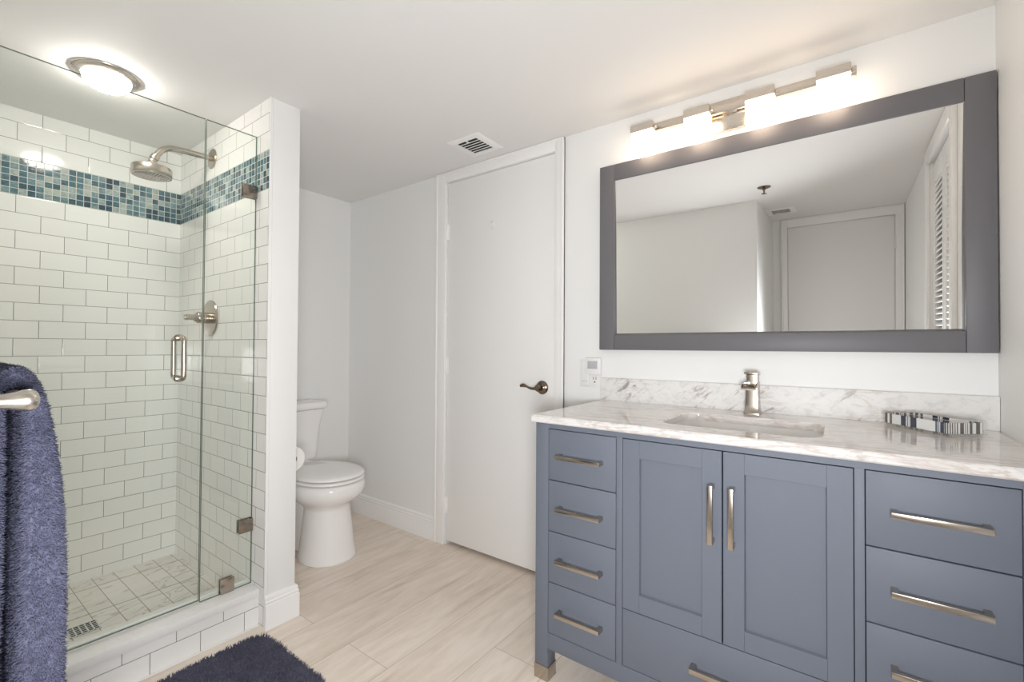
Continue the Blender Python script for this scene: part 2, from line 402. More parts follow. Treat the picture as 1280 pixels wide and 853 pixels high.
# shower floor and curb
b = nb(); box(b, XB, -2.03, YF, YS, 0.0, 0.042); struct('floor_shower', b, 'shower_floor', 'small pale marble tiles on the shower floor', 'floor', False)
b = nb(); box(b, -2.03, -1.908, YF, YS, 0.0, 0.118); curb = struct('shower_curb', b, 'tile_curb', 'white tiled curb step under the shower glass', 'curb', False)
b = nb(); box(b, -2.045, -1.897, YF, YS - 0.001, 0.1185, 0.1508, 0.0016, 2); obj('curb_cap', b, 'quartz', curb)
b = nb(); box(b, XG - 0.034, XG - 0.022, YF, YS - 0.002, 0.1508, 0.157, 0.002); obj('water_stop', b, 'quartz', curb)
b = nb(); box(b, -1.908, -1.900, YF, YS, 0.0, 0.006, 0.003); obj('caulk_bead', b, 'trim', curb)

# baseboards
BB = [(0, 0), (0.014, 0), (0.014, 0.094), (0.0125, 0.097), (0.0105, 0.0985), (0.0105, 0.101), (0.0125, 0.103), (0.0125, 0.108), (0.010, 0.111), (0.0085, 0.1125), (0.0085, 0.115), (0.0095, 0.119), (0.008, 0.127), (0.004, 0.132), (0, 0.133)]
def baseboard(name, pts, label):
    """pts: polyline along the wall foot; the board stands on the left of travel with mitred corners."""
    P = [Vector((*p, 0)) for p in pts]; rs = []
    for i, p in enumerate(P):
        ns = []
        if i: d = (p - P[i - 1]).normalized(); ns.append(Vector((-d.y, d.x, 0)))
        if i < len(P) - 1: d = (P[i + 1] - p).normalized(); ns.append(Vector((-d.y, d.x, 0)))
        n = sum(ns, Vector()); n = n / n.length_squared * len(ns) if len(ns) == 1 else n / (1 + ns[0].dot(ns[1]))
        rs.append([p + n * t_ + Vector((0, 0, z_)) for t_, z_ in BB])
    bb = nb(); rings(bb, rs); return struct(name, bb, 'trim', label, 'baseboard')
baseboard('baseboard_back', [(-1.930, D), (XT, D), (XT, YP)], 'white moulded baseboard behind the toilet and along the back wall')
baseboard('baseboard_partition', [(XT, YP), (XP, YP), (XP, YS - 0.002)], 'white moulded baseboard wrapping the end of the partition')
baseboard('baseboard_right', [(-0.90, D), (-1.078, D)], 'short white baseboard between the door and vanity')
baseboard('baseboard_front', [(XN, YR + 0.01), (XN, YF), (XG + 0.10, YF)], 'white baseboard below the towel bar')

# ------------------------------------------------------------------ doors
def casing(name, bm, label): return struct(name, bm, 'trim', label, 'trim')
# back wall door
DX0, DX1 = -1.847, -1.134
b = nb(); box(b, DX0, DX1, D + 0.003, D + 0.038, 0.023, 2.0555, 0.0015)
door = struct('door_1', b, 'door', 'flat white slab door on the back wall with bronze lever', 'door')
b = nb()
lathe(b, [(0.0, 0.0), (0.033, 0.0), (0.0335, 0.004), (0.031, 0.008), (0.022, 0.0115), (0.0145, 0.016), (0.0125, 0.024), (0.0135, 0.033), (0.017, 0.037), (0.0175, 0.044), (0.013, 0.050), (0.0, 0.052)], (-1.2035, D + 0.003, 0.925), (0, -1, 0), 36)
obj('rosette', b, 'bronze', door)
b = nb()
lp = smooth_path([(-1.2035, D - 0.040, 0.925), (-1.222, D - 0.041, 0.921), (-1.246, D - 0.042, 0.922), (-1.270, D - 0.043, 0.931), (-1.288, D - 0.043, 0.934), (-1.306, D - 0.042, 0.929)], 5)
tube(b, lp, [(0.0095 - 0.004 * min(1, k / 12) + (0.004 * math.sin(max(0, (k - 14) / 11) * PI)), 0.010 - 0.005 * min(1, k / 10) + 0.002 * math.sin(max(0, (k - 14) / 11) * PI)) if k < len(lp) - 1 else (0.001, 0.001) for k in range(len(lp))], 14)
obj('lever_handle', b, 'bronze', door)
for z in (0.222, 1.012, 1.775):
    b = nb(); lathe(b, [(0.0, -0.045), (0.0058, -0.045), (0.0062, -0.043), (0.0062, 0.043), (0.0058, 0.045), (0.0, 0.045)], (-1.8505, D - 0.001, z), (0, 0, 1), 14)
    box(b, -1.849, -1.838, D + 0.0005, D + 0.0035, z - 0.044, z + 0.044)
    obj('hinge', b, 'trim', door)
b = nb(); box(b, -1.534, -1.506, D - 0.001, D + 0.003, 1.752, 1.792, 0.0015)
tube(b, smooth_path([(-1.520, D, 1.776), (-1.520, D - 0.012, 1.768), (-1.520, D - 0.020, 1.757), (-1.520, D - 0.022, 1.748), (-1.520, D - 0.016, 1.744)], 4), 0.0045, 10)
obj('coat_hook', b, 'plastic', door)
b = nb(); box(b, DX1 + 0.0005, DX1 + 0.0027, D + 0.0035, D + 0.012, 0.905, 0.965); obj('latch_plate', b, 'bronze', door)
b = nb()
def casing_boxes(bm, x0, xi0, xi1, x1, zt, ztop, y, th, sgn=-1):
    """Side legs and head with a small outer back band, on a wall at y facing sgn."""
    def bx(xa, xb, za, zb, t_): box(bm, xa, xb, min(y, y + sgn * t_), max(y, y + sgn * t_), za, zb, 0.004, 2)
    for (xa, xb, oa, ob) in ((x0, xi0, x0, x0 + 0.014), (xi1, x1, x1 - 0.014, x1)):
        bx(xa, xb, 0, ztop, th); bx(oa, ob, 0, ztop, th + 0.006)
    bx(xi0 - 0.002, xi1 + 0.002, zt, ztop, th); bx(x0, x1, ztop - 0.012, ztop, th + 0.005)
casing_boxes(b, -1.928, -1.853, -1.128, -1.078, 2.058, CE - 0.001, D, 0.015)
casing('trim_2', b, 'white moulded casing around the back wall door')
# rear entry door (seen in the mirror)
b = nb(); box(b, -0.420, 0.280, YR + 0.001, YR + 0.012, 0.012, 2.04, 0.002)
d2 = struct('door_2', b, 'door', 'flat white entry door reflected in the mirror', 'door')
for z in (0.25, 1.05, 1.83):
    b = nb(); lathe(b, [(0.0, -0.045), (0.006, -0.045), (0.006, 0.045), (0.0, 0.045)], (0.283, YR + 0.016, z), (0, 0, 1), 12); obj('hinge', b, 'trim', d2)
b = nb(); lathe(b, [(0.0, 0.0), (0.032, 0.0), (0.03, 0.008), (0.012, 0.014), (0.012, 0.035), (0.0, 0.036)], (-0.36, YR + 0.012, 0.93), (0, 1, 0), 28)
tube(b, [(-0.36, YR + 0.042, 0.93), (-0.32, YR + 0.044, 0.928), (-0.26, YR + 0.043, 0.932)], [0.009, 0.007, 0.006], 12); obj('lever_handle', b, 'bronze', d2)
b = nb(); casing_boxes(b, -0.472, -0.424, 0.284, 0.338, 2.045, CE - 0.001, YR, 0.016, 1)
casing('trim_3', b, 'white casing around the entry door, reflected in mirror')
# louvred bifold closet doors in the right wall
b = nb()
for (ya, yb, za, zb) in ((CY0 - 0.062, CY0 + 0.004, 0, CE - 0.012), (CY1 - 0.004, CY1 + 0.062, 0, CE - 0.012), (CY0, CY1, CZ - 0.004, CE - 0.012)): box(b, XR - 0.018, XR, ya, yb, za, zb, 0.004)
box(b, XR + 0.0, XR + 0.1, CY0 - 0.0005, CY0 + 0.004, 0, CZ); box(b, XR + 0.0, XR + 0.1, CY1 - 0.004, CY1 + 0.0005, 0, CZ)
casing('trim_4', b, 'white casing around the louvred closet doors on right wall')
for k, (ya, yb, side) in enumerate(((CY0 + 0.006, (CY0 + CY1) / 2 - 0.0015, 'entry door'), ((CY0 + CY1) / 2 + 0.0015, CY1 - 0.006, 'vanity'))):
    b = nb(); x0, x1 = XR + 0.010, XR + 0.038; st = 0.050
    box(b, x0, x1, ya, ya + st, 0.012, CZ - 0.010, 0.002); box(b, x0, x1, yb - st, yb, 0.012, CZ - 0.010, 0.002)
    for za, zb in ((0.012, 0.16), (0.98, 1.06), (CZ - 0.11, CZ - 0.010)): box(b, x0, x1, ya + st, yb - st, za, zb, 0.002)
    leaf = obj('louver_door', b, 'door'); tag(leaf, 'white louvred closet leaf nearer the ' + side + ', reflected in mirror and glass', 'closet door', 'louvred closet leaves')
    b = nb(); rt = Matrix.Rotation(math.radians(-38), 3, 'Y')
    z = 0.175
    while z < CZ - 0.12:
        if not (0.965 < z < 1.075): box(b, x0 + 0.0005, x1 - 0.0005, ya + st - 0.003, yb - st + 0.003, z - 0.003, z + 0.003, rot=rt)
        z += 0.0285
    obj('louver_slats', b, 'door', leaf)

# ------------------------------------------------------------------ vanity
YV = 1.3158; VX0, VX1 = -0.867, 0.322; ZT = 0.8645
van = thing('vanity_cabinet', (-0.27, 1.6, 0), 'blue grey vanity cabinet with nickel bar pulls under the marble countertop', 'vanity')
b = nb()
box(b, VX0 + 0.05, VX1 - 0.05, YV, YV + 0.02, 0.848, ZT); box(b, VX0 + 0.05, VX1 - 0.05, YV, YV + 0.022, 0.111, 0.1645, 0.0008)
box(b, -0.5735, -0.5545, YV, YV + 0.022, 0.1645, 0.848, 0.0008); box(b, 0.0072, 0.0262, YV, YV + 0.022, 0.1645, 0.848, 0.0008)
box(b, VX0 + 0.004, VX0 + 0.022, YV + 0.05, D - 0.06, 0.111, ZT); box(b, VX1 - 0.022, VX1 - 0.004, YV + 0.05, D - 0.06, 0.111, ZT)
box(b, VX0 + 0.02, VX1 - 0.02, YV + 0.02, D - 0.02, 0.111, 0.13); box(b, VX0 + 0.05, VX1 - 0.05, D - 0.03, D - 0.018, 0.111, ZT)
box(b, VX0 + 0.05, VX1 - 0.05, YV + 0.0225, YV + 0.0235, 0.1645, 0.848, mat=1)  # near-black sheet paints the shade seen through the gaps between fronts
obj('cabinet_body', b, ['cabinet', 'dark'], van)
for (xa, ya) in ((VX0, YV), (VX1 - 0.05, YV), (VX0, D - 0.062), (VX1 - 0.05, D - 0.062)):
    b = nb(); box(b, xa, xa + 0.05, ya, ya + 0.05, 0.046, ZT, 0.0012); leg = obj('leg', b, 'cabinet', van)
    b = nb(); box(b, xa - 0.0025, xa + 0.0525, ya - 0.0025, ya + 0.0525, 0.0, 0.048, 0.002); cap = obj('foot_cap', b, 'nickel', leg); cap['label'] = 'brushed nickel foot cap'
def pull(bm, cx, cz, L, vertical=False):
    th, dep, off = 0.0132, 0.0115, 0.032; h = L / 2
    def bx(u0, u1, w0, w1, y0, y1, bv=0.0012):
        if vertical: box(bm, cx + w0, cx + w1, y0, y1, cz + u0, cz + u1, bv)
        else: box(bm, cx + u0, cx + u1, y0, y1, cz + w0, cz + w1, bv)
    bx(-h, h, -th / 2, th / 2, YV - off, YV - off + dep)
    for s in (-1, 1):
        a, c_ = (-h, -h + 0.013) if s < 0 else (h - 0.013, h)
        bx(a, c_, -th / 2, th / 2, YV - off + dep - 0.002, YV + 0.0002)
GAP = 0.0016
def drawer(x0, x1, z0, z1, wide=False):
    bb = nb(); box(bb, x0 + GAP, x1 - GAP, YV + 0.0003, YV + 0.021, z0 + GAP, z1 - GAP, 0.0010)
    dr = obj('drawer', bb, 'cabinet', van)
    hb = nb(); pull(hb, (x0 + x1) / 2, (z0 + z1) / 2, 0.157); h = obj('handle', hb, 'nickel', dr); h['label'] = 'brushed nickel bar pull'
rows = [(0.676, 0.847), (0.5050, 0.676), (0.3350, 0.5050), (0.1650, 0.3350)]
for z0, z1 in rows: drawer(-0.8165, -0.5740, z0, z1)
for z0, z1 in rows: drawer(0.0266, 0.2718, z0, z1)
drawer(-0.5540, 0.0070, 0.1650, 0.3365)
def shaker(x0, x1, z0, z1, px0, px1, pz0, pz1, hx):
    bb = nb(); xa, xb, za, zb = x0 + GAP, x1 - GAP, z0 + GAP, z1 - GAP; y = YV + 0.0003; yb = YV + 0.021; yp = YV + 0.0085; e = 0.0022
    outer = [(xa, za), (xb, za), (xb, zb), (xa, zb)]; inner = [(px0, pz0), (px1, pz0), (px1, pz1), (px0, pz1)]; deep = [(px0 + e, pz0 + e), (px1 - e, pz0 + e), (px1 - e, pz1 - e), (px0 + e, pz1 - e)]
    rings(bb, [[Vector((u, yb, v)) for u, v in outer], [Vector((u, y, v)) for u, v in outer], [Vector((u, y, v)) for u, v in inner], [Vector((u, yp, v)) for u, v in deep]])
    dd = obj('cabinet_door', bb, 'cabinet', van, False)
    # stile and rail joints as fine grooves are carried by the frame pieces laid on top of the slab
    jb = nb()
    for (ua, ub, wa, wb) in ((xa, px0 - 0.0004, za, zb), (px1 + 0.0004, xb, za, zb), (px0, px1, pz1, zb), (px0, px1, za, pz0)): box(jb, ua, ub, YV - 0.0006, YV + 0.004, wa, wb, 0.0005, 1)
    obj('shaker_frame', jb, 'cabinet', dd)
    hb = nb(); pull(hb, hx, 0.679, 0.157, True); h = obj('handle', hb, 'nickel', dd); h['label'] = 'upright brushed nickel bar pull'
shaker(-0.5540, -0.2736, 0.3365, 0.847, -0.5010, -0.3255, 0.3900, 0.7920, -0.299)
shaker(-0.2730, 0.0070, 0.3365, 0.847, -0.2207, -0.0447, 0.3890, 0.7920, -0.2485)

# countertop with an oval-cornered sink cut-out
CX0, CX1, CYF, CZ0, CZ1 = -0.879, XR - 0.001, 1.3035, 0.8650, 0.8905
hole = rrect(-0.268, 1.552, 0.205, 0.148, 0.055, 0, 10)
def ray_rect(p, c, x0, x1, y0, y1):
    d = p - c; ts = []
    if abs(d.x) > 1e-9: ts.append(((x1 if d.x > 0 else x0) - c.x) / d.x)
    if abs(d.y) > 1e-9: ts.append(((y1 if d.y > 0 else y0) - c.y) / d.y)
    tt = min(ts); return c + d * tt
def slab_with_hole(bm, hole, x0, x1, y0, y1, z0, z1, ev):
    c = Vector((-0.268, 1.552, 0))
    H = list(hole)
    for cr in ((x0, y0), (x1, y0), (x1, y1), (x0, y1)):          # a hole point straight towards each corner
        a = math.atan2(cr[1] - c.y, cr[0] - c.x)
        k = min(range(len(H)), key=lambda i: abs(math.atan2(math.sin(math.atan2(H[i].y - c.y, H[i].x - c.x) - a), math.cos(math.atan2(H[i].y - c.y, H[i].x - c.x) - a))))
        d = (Vector((*cr, 0)) - c).normalized(); H[k] = c + d * (H[k] - c).length
    H.sort(key=lambda p: math.atan2(p.y - c.y, p.x - c.x))
    O = [ray_rect(p, c, x0, x1, y0, y1) for p in H]
    def lv(pts, z): return [Vector((p.x, p.y, z)) for p in pts]
    def inset(pts, e): return [Vector((min(max(p.x, x0 + e), x1 - e), min(max(p.y, y0 + e), y1 - e), 0)) for p in pts]
    def grow(pts, s): return [c + (p - c) * (1 + s / (p - c).length) for p in pts]
    rs = [lv(H, z0), lv(H, z1 - ev), lv(grow(H, ev), z1), lv(inset(O, ev), z1), lv(O, z1 - ev), lv(O, z0 + ev), lv(inset(O, ev), z0), lv(H, z0)]
    rings(bm, rs, False, False)
    bmesh.ops.remove_doubles(bm, verts=list(bm.verts), dist=1e-6)
b = nb(); slab_with_hole(b, hole, CX0, CX1, CYF, D - 0.001, CZ0, CZ1, 0.004)
top = obj('vanity_countertop', b, 'marble'); tag(top, 'pale veined marble countertop lying on the blue grey vanity', 'countertop')
b = nb(); box(b, -0.886, XR - 0.001, D - 0.022, D - 0.001, CZ1, 0.988, 0.0015)
spl = obj('marble_backsplash', b, 'marble_splash'); tag(spl, 'low marble backsplash strip with diagonal grey veins along the wall', 'backsplash')
# undermount basin
sink = thing('undermount_sink', (-0.268, 1.552, 0.70), 'white porcelain rectangular sink set under the marble counter', 'sink')
b = nb()
rs = [rrect(-0.268, 1.552, 0.225, 0.168, 0.07, 0.8645, 10), rrect(-0.268, 1.552, 0.210, 0.153, 0.058, 0.8645, 10), rrect(-0.268, 1.552, 0.206, 0.150, 0.056, 0.850, 10), rrect(-0.268, 1.552, 0.196, 0.140, 0.060, 0.780, 10),
      rrect(-0.268, 1.552, 0.180, 0.124, 0.060, 0.748, 10), rrect(-0.268, 1.552, 0.120, 0.080, 0.050, 0.738, 10), rrect(-0.268, 1.552, 0.022, 0.022, 0.0215, 0.735, 10)]
rings(b, rs, False, False)
out = [rrect(-0.268, 1.552, 0.022, 0.022, 0.0215, 0.725, 10), rrect(-0.268, 1.552, 0.125, 0.085, 0.05, 0.727, 10), rrect(-0.268, 1.552, 0.190, 0.134, 0.06, 0.737, 10), rrect(-0.268, 1.552, 0.206, 0.150, 0.06, 0.775, 10), rrect(-0.268, 1.552, 0.225, 0.168, 0.07, 0.857, 10), rrect(-0.268, 1.552, 0.225, 0.168, 0.07, 0.8645, 10)]
rings(b, out, False, False); bmesh.ops.remove_doubles(b, verts=list(b.verts), dist=1e-6)
obj('basin', b, 'porcelain', sink)
b = nb(); lathe(b, [(0.0, 0.0), (0.021, 0.0), (0.021, 0.012), (0.017, 0.0135), (0.013, 0.011), (0.0, 0.011)], (-0.268, 1.552, 0.727), (0, 0, 1), 28); obj('drain', b, 'nickel', sink)

# faucet: flared square column, open waterfall spout, flat lever
fau = thing('faucet', (-0.276, 1.806, CZ1), 'brushed nickel waterfall faucet on the marble counter behind sink', 'faucet')
fx, fy, fz = -0.276, 1.806, CZ1
b = nb()
prof = [(0.0255, 0.0255, 0.0), (0.0255, 0.0255, 0.004), (0.0235, 0.0225, 0.010), (0.0215, 0.0205, 0.035), (0.0205, 0.0200, 0.065), (0.0205, 0.0200, 0.095), (0.0205, 0.0200, 0.112)]
rings(b, [rrect(fx, fy, hx, hy, 0.003, fz + z, 3) for hx, hy, z in prof]); obj('column', b, 'nickel', fau)
b = nb()
wsp = 0.021
sp = [(fy - 0.018, fz + 0.104), (fy - 0.045, fz + 0.106), (fy - 0.070, fz + 0.102), (fy - 0.088, fz + 0.093)]
def uprof(y, z, w_, t_, h_):
    return [Vector((fx - w_, y, z + h_)), Vector((fx - w_, y, z - t_)), Vector((fx + w_, y, z - t_)), Vector((fx + w_, y, z + h_)), Vector((fx + w_ - 0.003, y, z + h_)), Vector((fx + w_ - 0.003, y, z)), Vector((fx - w_ + 0.003, y, z)), Vector((fx - w_ + 0.003, y, z + h_))]
rings(b, [uprof(y, z, wsp + 0.001 * i, 0.012 - 0.0025 * i, 0.007 - 0.001 * i) for i, (y, z) in enumerate(sp)]); obj('spout', b, 'nickel', fau, True, 25)
b = nb(); rings(b, [rrect(fx, fy + 0.002, 0.0185, 0.017, 0.003, fz + z, 3) for z in (0.112, 0.138)]); obj('valve_neck', b, 'nickel', fau)
b = nb(); box(b, fx - 0.021, fx + 0.021, fy - 0.040, fy + 0.022, fz + 0.138, fz + 0.146, 0.0015, rot=Matrix.Rotation(math.radians(-6), 3, 'X')); obj('lever_handle', b, 'nickel', fau)

# acrylic tray with striped paper lining
tr_c, tr_a = Vector((0.1827, 1.740, 0)), math.atan2(-0.0787, 0.0645)
tray = thing('acrylic_tray', (tr_c.x, tr_c.y, CZ1), 'clear acrylic tray with navy striped band at right end of counter', 'tray')
TR = Matrix.Rotation(tr_a, 3, 'Z'); TL, TW, TH = 0.203, 0.110, 0.046
def tbox(bm, u0, u1, v0, v1, z0, z1, bv=0.0, mat=0):
    tmp = nb(); box(tmp, u0, u1, v0, v1, z0, z1, bv, 2, mat)
    for v in tmp.verts: v.co = TR @ v.co + Vector((tr_c.x, tr_c.y, CZ1))
    merge(bm, tmp)
b = nb()
hl, hw = TL / 2, TW / 2
tbox(b, -hl, hl, -hw, hw, 0.004, 0.009)
tbox(b, -hl, hl, -hw, -hw + 0.006, 0.009, TH); tbox(b, -hl, hl, hw - 0.006, hw, 0.009, TH)
tbox(b, -hl, -hl + 0.006, -hw + 0.006, hw - 0.006, 0.009, TH); tbox(b, hl - 0.006, hl, -hw + 0.006, hw - 0.006, 0.009, TH)
obj('tray_walls', b, 'acrylic', tray)
for su in (-1, 1):
    for sv in (-1, 1): b = nb(); tbox(b, su * (hl - 0.012) - 0.007, su * (hl - 0.012) + 0.007, sv * (hw - 0.012) - 0.007, sv * (hw - 0.012) + 0.007, 0.0002, 0.004, 0.001); obj('foot', b, 'acrylic', tray)
ca, sa = math.cos(tr_a), math.sin(tr_a)
def stripes(name, ux, uy, span, bands):
    ts = NT(name)
    q = ts.math('ADD', ts.math('MULTIPLY', ts.math('SUBTRACT', ts.pos()[1], tr_c.x), ux), ts.math('MULTIPLY', ts.math('SUBTRACT', ts.pos()[2], tr_c.y), uy))
    x = ts.math('ADD', ts.math('DIVIDE', q, span), 0.5)
    white = (0.82, 0.83, 0.83); stops = [(0.0, white)]
    for p0, p1, c in bands: stops += [(p0, c), (p1, white)]
    ts.set(color=ts.ramp(x, stops, True), rough=0.5); return ts.m
nv, bl, br = (0.020, 0.028, 0.065), (0.10, 0.13, 0.21), (0.13, 0.105, 0.10)
m_long = stripes('striped_lining_long', ca, sa, TL, [(0.03, 0.075, br), (0.11, 0.15, br), (0.295, 0.375, nv), (0.39, 0.405, bl), (0.415, 0.425, bl), (0.44, 0.535, nv), (0.80, 0.83, bl), (0.84, 0.855, bl), (0.865, 0.915, nv), (0.92, 0.94, nv), (0.95, 0.97, bl)])
m_short = stripes('striped_lining_short', -sa, ca, TW, [(0.04, 0.07, br), (0.10, 0.13, br), (0.16, 0.19, br), (0.22, 0.25, br), (0.28, 0.31, br), (0.36, 0.46, br), (0.49, 0.51, br), (0.54, 0.56, br), (0.60, 0.67, br), (0.76, 0.86, br)])
for (u0, u1, v0, v1, mm) in ((-hl + 0.007, hl - 0.007, -hw + 0.0065, -hw + 0.0072, m_long), (-hl + 0.007, hl - 0.007, hw - 0.0072, hw - 0.0065, m_long), (-hl + 0.0065, -hl + 0.0072, -hw + 0.008, hw - 0.008, m_short), (hl - 0.0072, hl - 0.0065, -hw + 0.008, hw - 0.008, m_short)):
    b = nb(); tbox(b, u0, u1, v0, v1, 0.010, TH - 0.008); lin = obj('striped_band', b, mm, tray, False)

# ------------------------------------------------------------------ mirror
mir = thing('wall_mirror', (-0.275, D, 1.11), 'large wide mirror in a dark grey wooden frame above the vanity', 'mirror')
MX0, MX1, MZ0, MZ1 = -0.888, 0.339, 1.111, 1.9175; IX0, IX1, IZ0, IZ1 = -0.820, 0.273, 1.1755, 1.8475
YM = D - 0.028
for nm, (xa, xb, za, zb) in dict(stile=(MX0, IX0, MZ0, MZ1), stile_=(IX1, MX1, MZ0, MZ1), rail=(IX0 + 0.0006, IX1 - 0.0006, IZ1, MZ1), rail_=(IX0 + 0.0006, IX1 - 0.0006, MZ0, IZ0)).items():
    b = nb(); box(b, xa, xb, YM, D - 0.0005, za, zb, 0.0022, 2); obj('frame_' + nm.rstrip('_'), b, 'frame', mir)
b = nb(); tilt = math.radians(1.15); yc = D - 0.0155
def my(z): return yc - (z - 1.51) * -math.tan(tilt) * -1
gl = [Vector((x, my(z), z)) for x, z in ((IX0 - 0.004, IZ0 - 0.004), (IX1 + 0.004, IZ0 - 0.004), (IX1 + 0.004, IZ1 + 0.004), (IX0 - 0.004, IZ1 + 0.004))]
rings(b, [gl, [p + Vector((0, 0.004, 0)) for p in gl]]); obj('mirror_glass', b, 'mirror', mir, False)
b = nb()
W_ = 0.0065
for outer, inner in ((((IX0, IZ0), (IX0, IZ1)), ((IX0 + W_, IZ0 + W_), (IX0 + W_, IZ1 - W_))), (((IX1, IZ0), (IX1, IZ1)), ((IX1 - W_, IZ0 + W_), (IX1 - W_, IZ1 - W_))),
                     (((IX0, IZ0), (IX1, IZ0)), ((IX0 + W_, IZ0 + W_), (IX1 - W_, IZ0 + W_)))):
    q = [Vector((x, my(z) - 0.0003, z)) for x, z in outer] + [Vector((x, my(z) - 0.0018, z)) for x, z in reversed(inner)]
    f_ = b.faces.new([b.verts.new(p) for p in q])
obj('bevel_edge', b, 'mirror', mir, False)

# ------------------------------------------------------------------ vanity light bar
vl = thing('vanity_light', (-0.36, D, 2.0), 'brushed nickel light bar with four lit square shades above mirror', 'wall light')
b = nb(); box(b, -0.440, -0.283, D - 0.022, D - 0.0005, 1.945, 2.061, 0.002); obj('back_plate', b, 'nickel_bright', vl)
b = nb(); box(b, -0.738, 0.0215, D - 0.046, D - 0.030, 2.006, 2.037, 0.0015); box(b, -0.385, -0.335, D - 0.032, D - 0.020, 2.008, 2.035); obj('crossbar', b, 'nickel_bright', vl)
SH = 0.2105
for k in range(4):
    cx = -0.6705 + SH * k; hw2 = 0.045; y0, y1 = 1.772, 1.826
    cy = (y0 + y1) / 2
    b = nb(); rings(b, [rrect(cx, cy, hw2 - e, (y1 - y0) / 2 - e, 0.008, z, 5) for e, z in ((0.012, 1.9035), (0.004, 1.9055), (0.0, 1.911), (0.0, 1.993))]); sh = obj('lamp_shade', b, 'shade', vl)
    b = nb(); rings(b, [rrect(cx, cy, hw2 + 0.0012, (y1 - y0) / 2 + 0.0012, 0.003, z, 3) for z in (1.993, 2.0225)])
    box(b, cx - 0.012, cx + 0.012, y1 - 0.002, D - 0.044, 2.010, 2.021, 0.002)
    obj('shade_cap', b, 'nickel_bright', sh)
    b = nb(); lathe(b, [(0.0, 0.0), (0.006, 0.0), (0.0075, 0.003), (0.006, 0.009), (0.0, 0.010)], (cx + hw2 + 0.0012, cy, 2.008), (1, 0, 0), 16); obj('thumb_screw', b, 'nickel_bright', sh)

# outlet plate and thermostat left of the backsplash
pl = thing('outlet_plate', (-0.94, D, 0.945), 'white two gang wall plate with one outlet left of backsplash', 'outlet')
b = nb(); box(b, -0.994, -0.888, D - 0.006, D - 0.0003, 0.943, 1.066, 0.002); obj('plate', b, 'plastic', pl)
b = nb(); box(b, -0.934, -0.902, D - 0.0085, D - 0.005, 0.952, 1.010, 0.0015); soc = obj('outlet_face', b, 'plastic', pl)
b = nb(); box(b, -0.9265, -0.9245, D - 0.0092, D - 0.0082, 0.978, 0.988); box(b, -0.9135, -0.9115, D - 0.0092, D - 0.0082, 0.977, 0.989); lathe(b, [(0.0, 0), (0.0032, 0), (0.0032, 0.0008), (0, 0.0008)], (-0.9190, D - 0.0084, 0.9665), (0, -1, 0), 12); obj('outlet_slots', b, 'black', soc)
b = nb(); box(b, -0.984, -0.952, D - 0.0085, D - 0.005, 0.952, 1.056, 0.0015); sw = obj('blank_insert', b, 'plastic', pl)
b = nb(); box(b, -0.981, -0.955, D - 0.0090, D - 0.0083, 0.9665, 0.9685); obj('status_mark', b, 'grey_mark', sw)
th = thing('thermostat', (-0.92, D, 1.0), 'small white thermostat with grey screen above the outlet plate', 'thermostat')
b = nb(); box(b, -0.9585, -0.8835, D - 0.026, D - 0.0088, 1.0015, 1.074, 0.003); obj('housing', b, 'plastic', th)
b = nb(); box(b, -0.9455, -0.8985, D - 0.0268, D - 0.0255, 1.026, 1.061, 0.0005); obj('screen', b, 'lcd', th)

# ------------------------------------------------------------------ shower glass
GT = 0.0095
def pane(name, y0, y1, z0, z1, parent):
    bb = nb(); x0, x1 = XG - GT / 2, XG + GT / 2
    box(bb, x0, x1, y0, y1, z0, z1)
    for f in bb.faces: f.material_index = 0 if abs(f.normal.x) > 0.5 else 1
    bmesh.ops.recalc_face_normals(bb, faces=list(bb.faces))
    for f in bb.faces:
        f.normal_update(); f.material_index = 0 if abs(f.normal.x) > 0.5 else 1
    return obj(name, bb, ['glass', 'glass_edge'], parent, False)
sd = thing('shower_door', (XG, 0.36, 0.15), 'frameless clear glass shower door with nickel pull handle', 'shower door')
pane('door_glass', YF + 0.008, 0.6955, 0.1590, 1.9848, sd)
b = nb(); hy, hz, hr = 0.621, 1.073, 0.0088
for s in (-1, 1):
    x = XG + s * 0.051; hh = 0.075
    loop = [(XG + s * 0.008, hy, hz + hh), (XG + s * 0.030, hy, hz + hh), (x - s * 0.003, hy, hz + hh - 0.006), (x, hy, hz + hh - 0.02), (x, hy, hz), (x, hy, hz - hh + 0.02), (x - s * 0.003, hy, hz - hh + 0.006), (XG + s * 0.030, hy, hz - hh), (XG + s * 0.008, hy, hz - hh)]
    tube(b, smooth_path(loop, 6), hr, 16, up=(0, 1, 0))
    for zz in (hz - hh, hz + hh): lathe(b, [(0.0, 0.0), (0.0125, 0.0), (0.0125, 0.006), (0.0, 0.006)], (XG + s * (GT / 2), hy, zz), (s, 0, 0), 20)
obj('pull_handle', b, 'nickel', sd)
for z in (0.40, 1.74):
    b = nb(); box(b, XG - 0.013, XG + 0.013, YF + 0.0005, YF + 0.062, z - 0.045, z + 0.045, 0.002); obj('hinge', b, 'clamp', sd)
sp_ = thing('fixed_glass_screen', (XG, 0.79, 0.15), 'narrow fixed clear glass panel beside the white partition', 'glass panel')
pane('panel_glass', 0.6995, YS - 0.001, 0.1512, 1.9852, sp_)
def clamp(y0, y1, z0, z1):
    bb = nb()
    for s in (-1, 1): box(bb, min(XG + s * GT / 2, XG + s * 0.0135), max(XG + s * GT / 2, XG + s * 0.0135), y0, y1, z0, z1, 0.0012)
    return bb
for z in (0.391, 1.7515): obj('wall_clamp', clamp(0.8305, YS - 0.0003, z - 0.026, z + 0.026), 'clamp', sp_)
obj('curb_clamp', clamp(0.767, 0.816, 0.1510, 0.207), 'nickel', sp_)

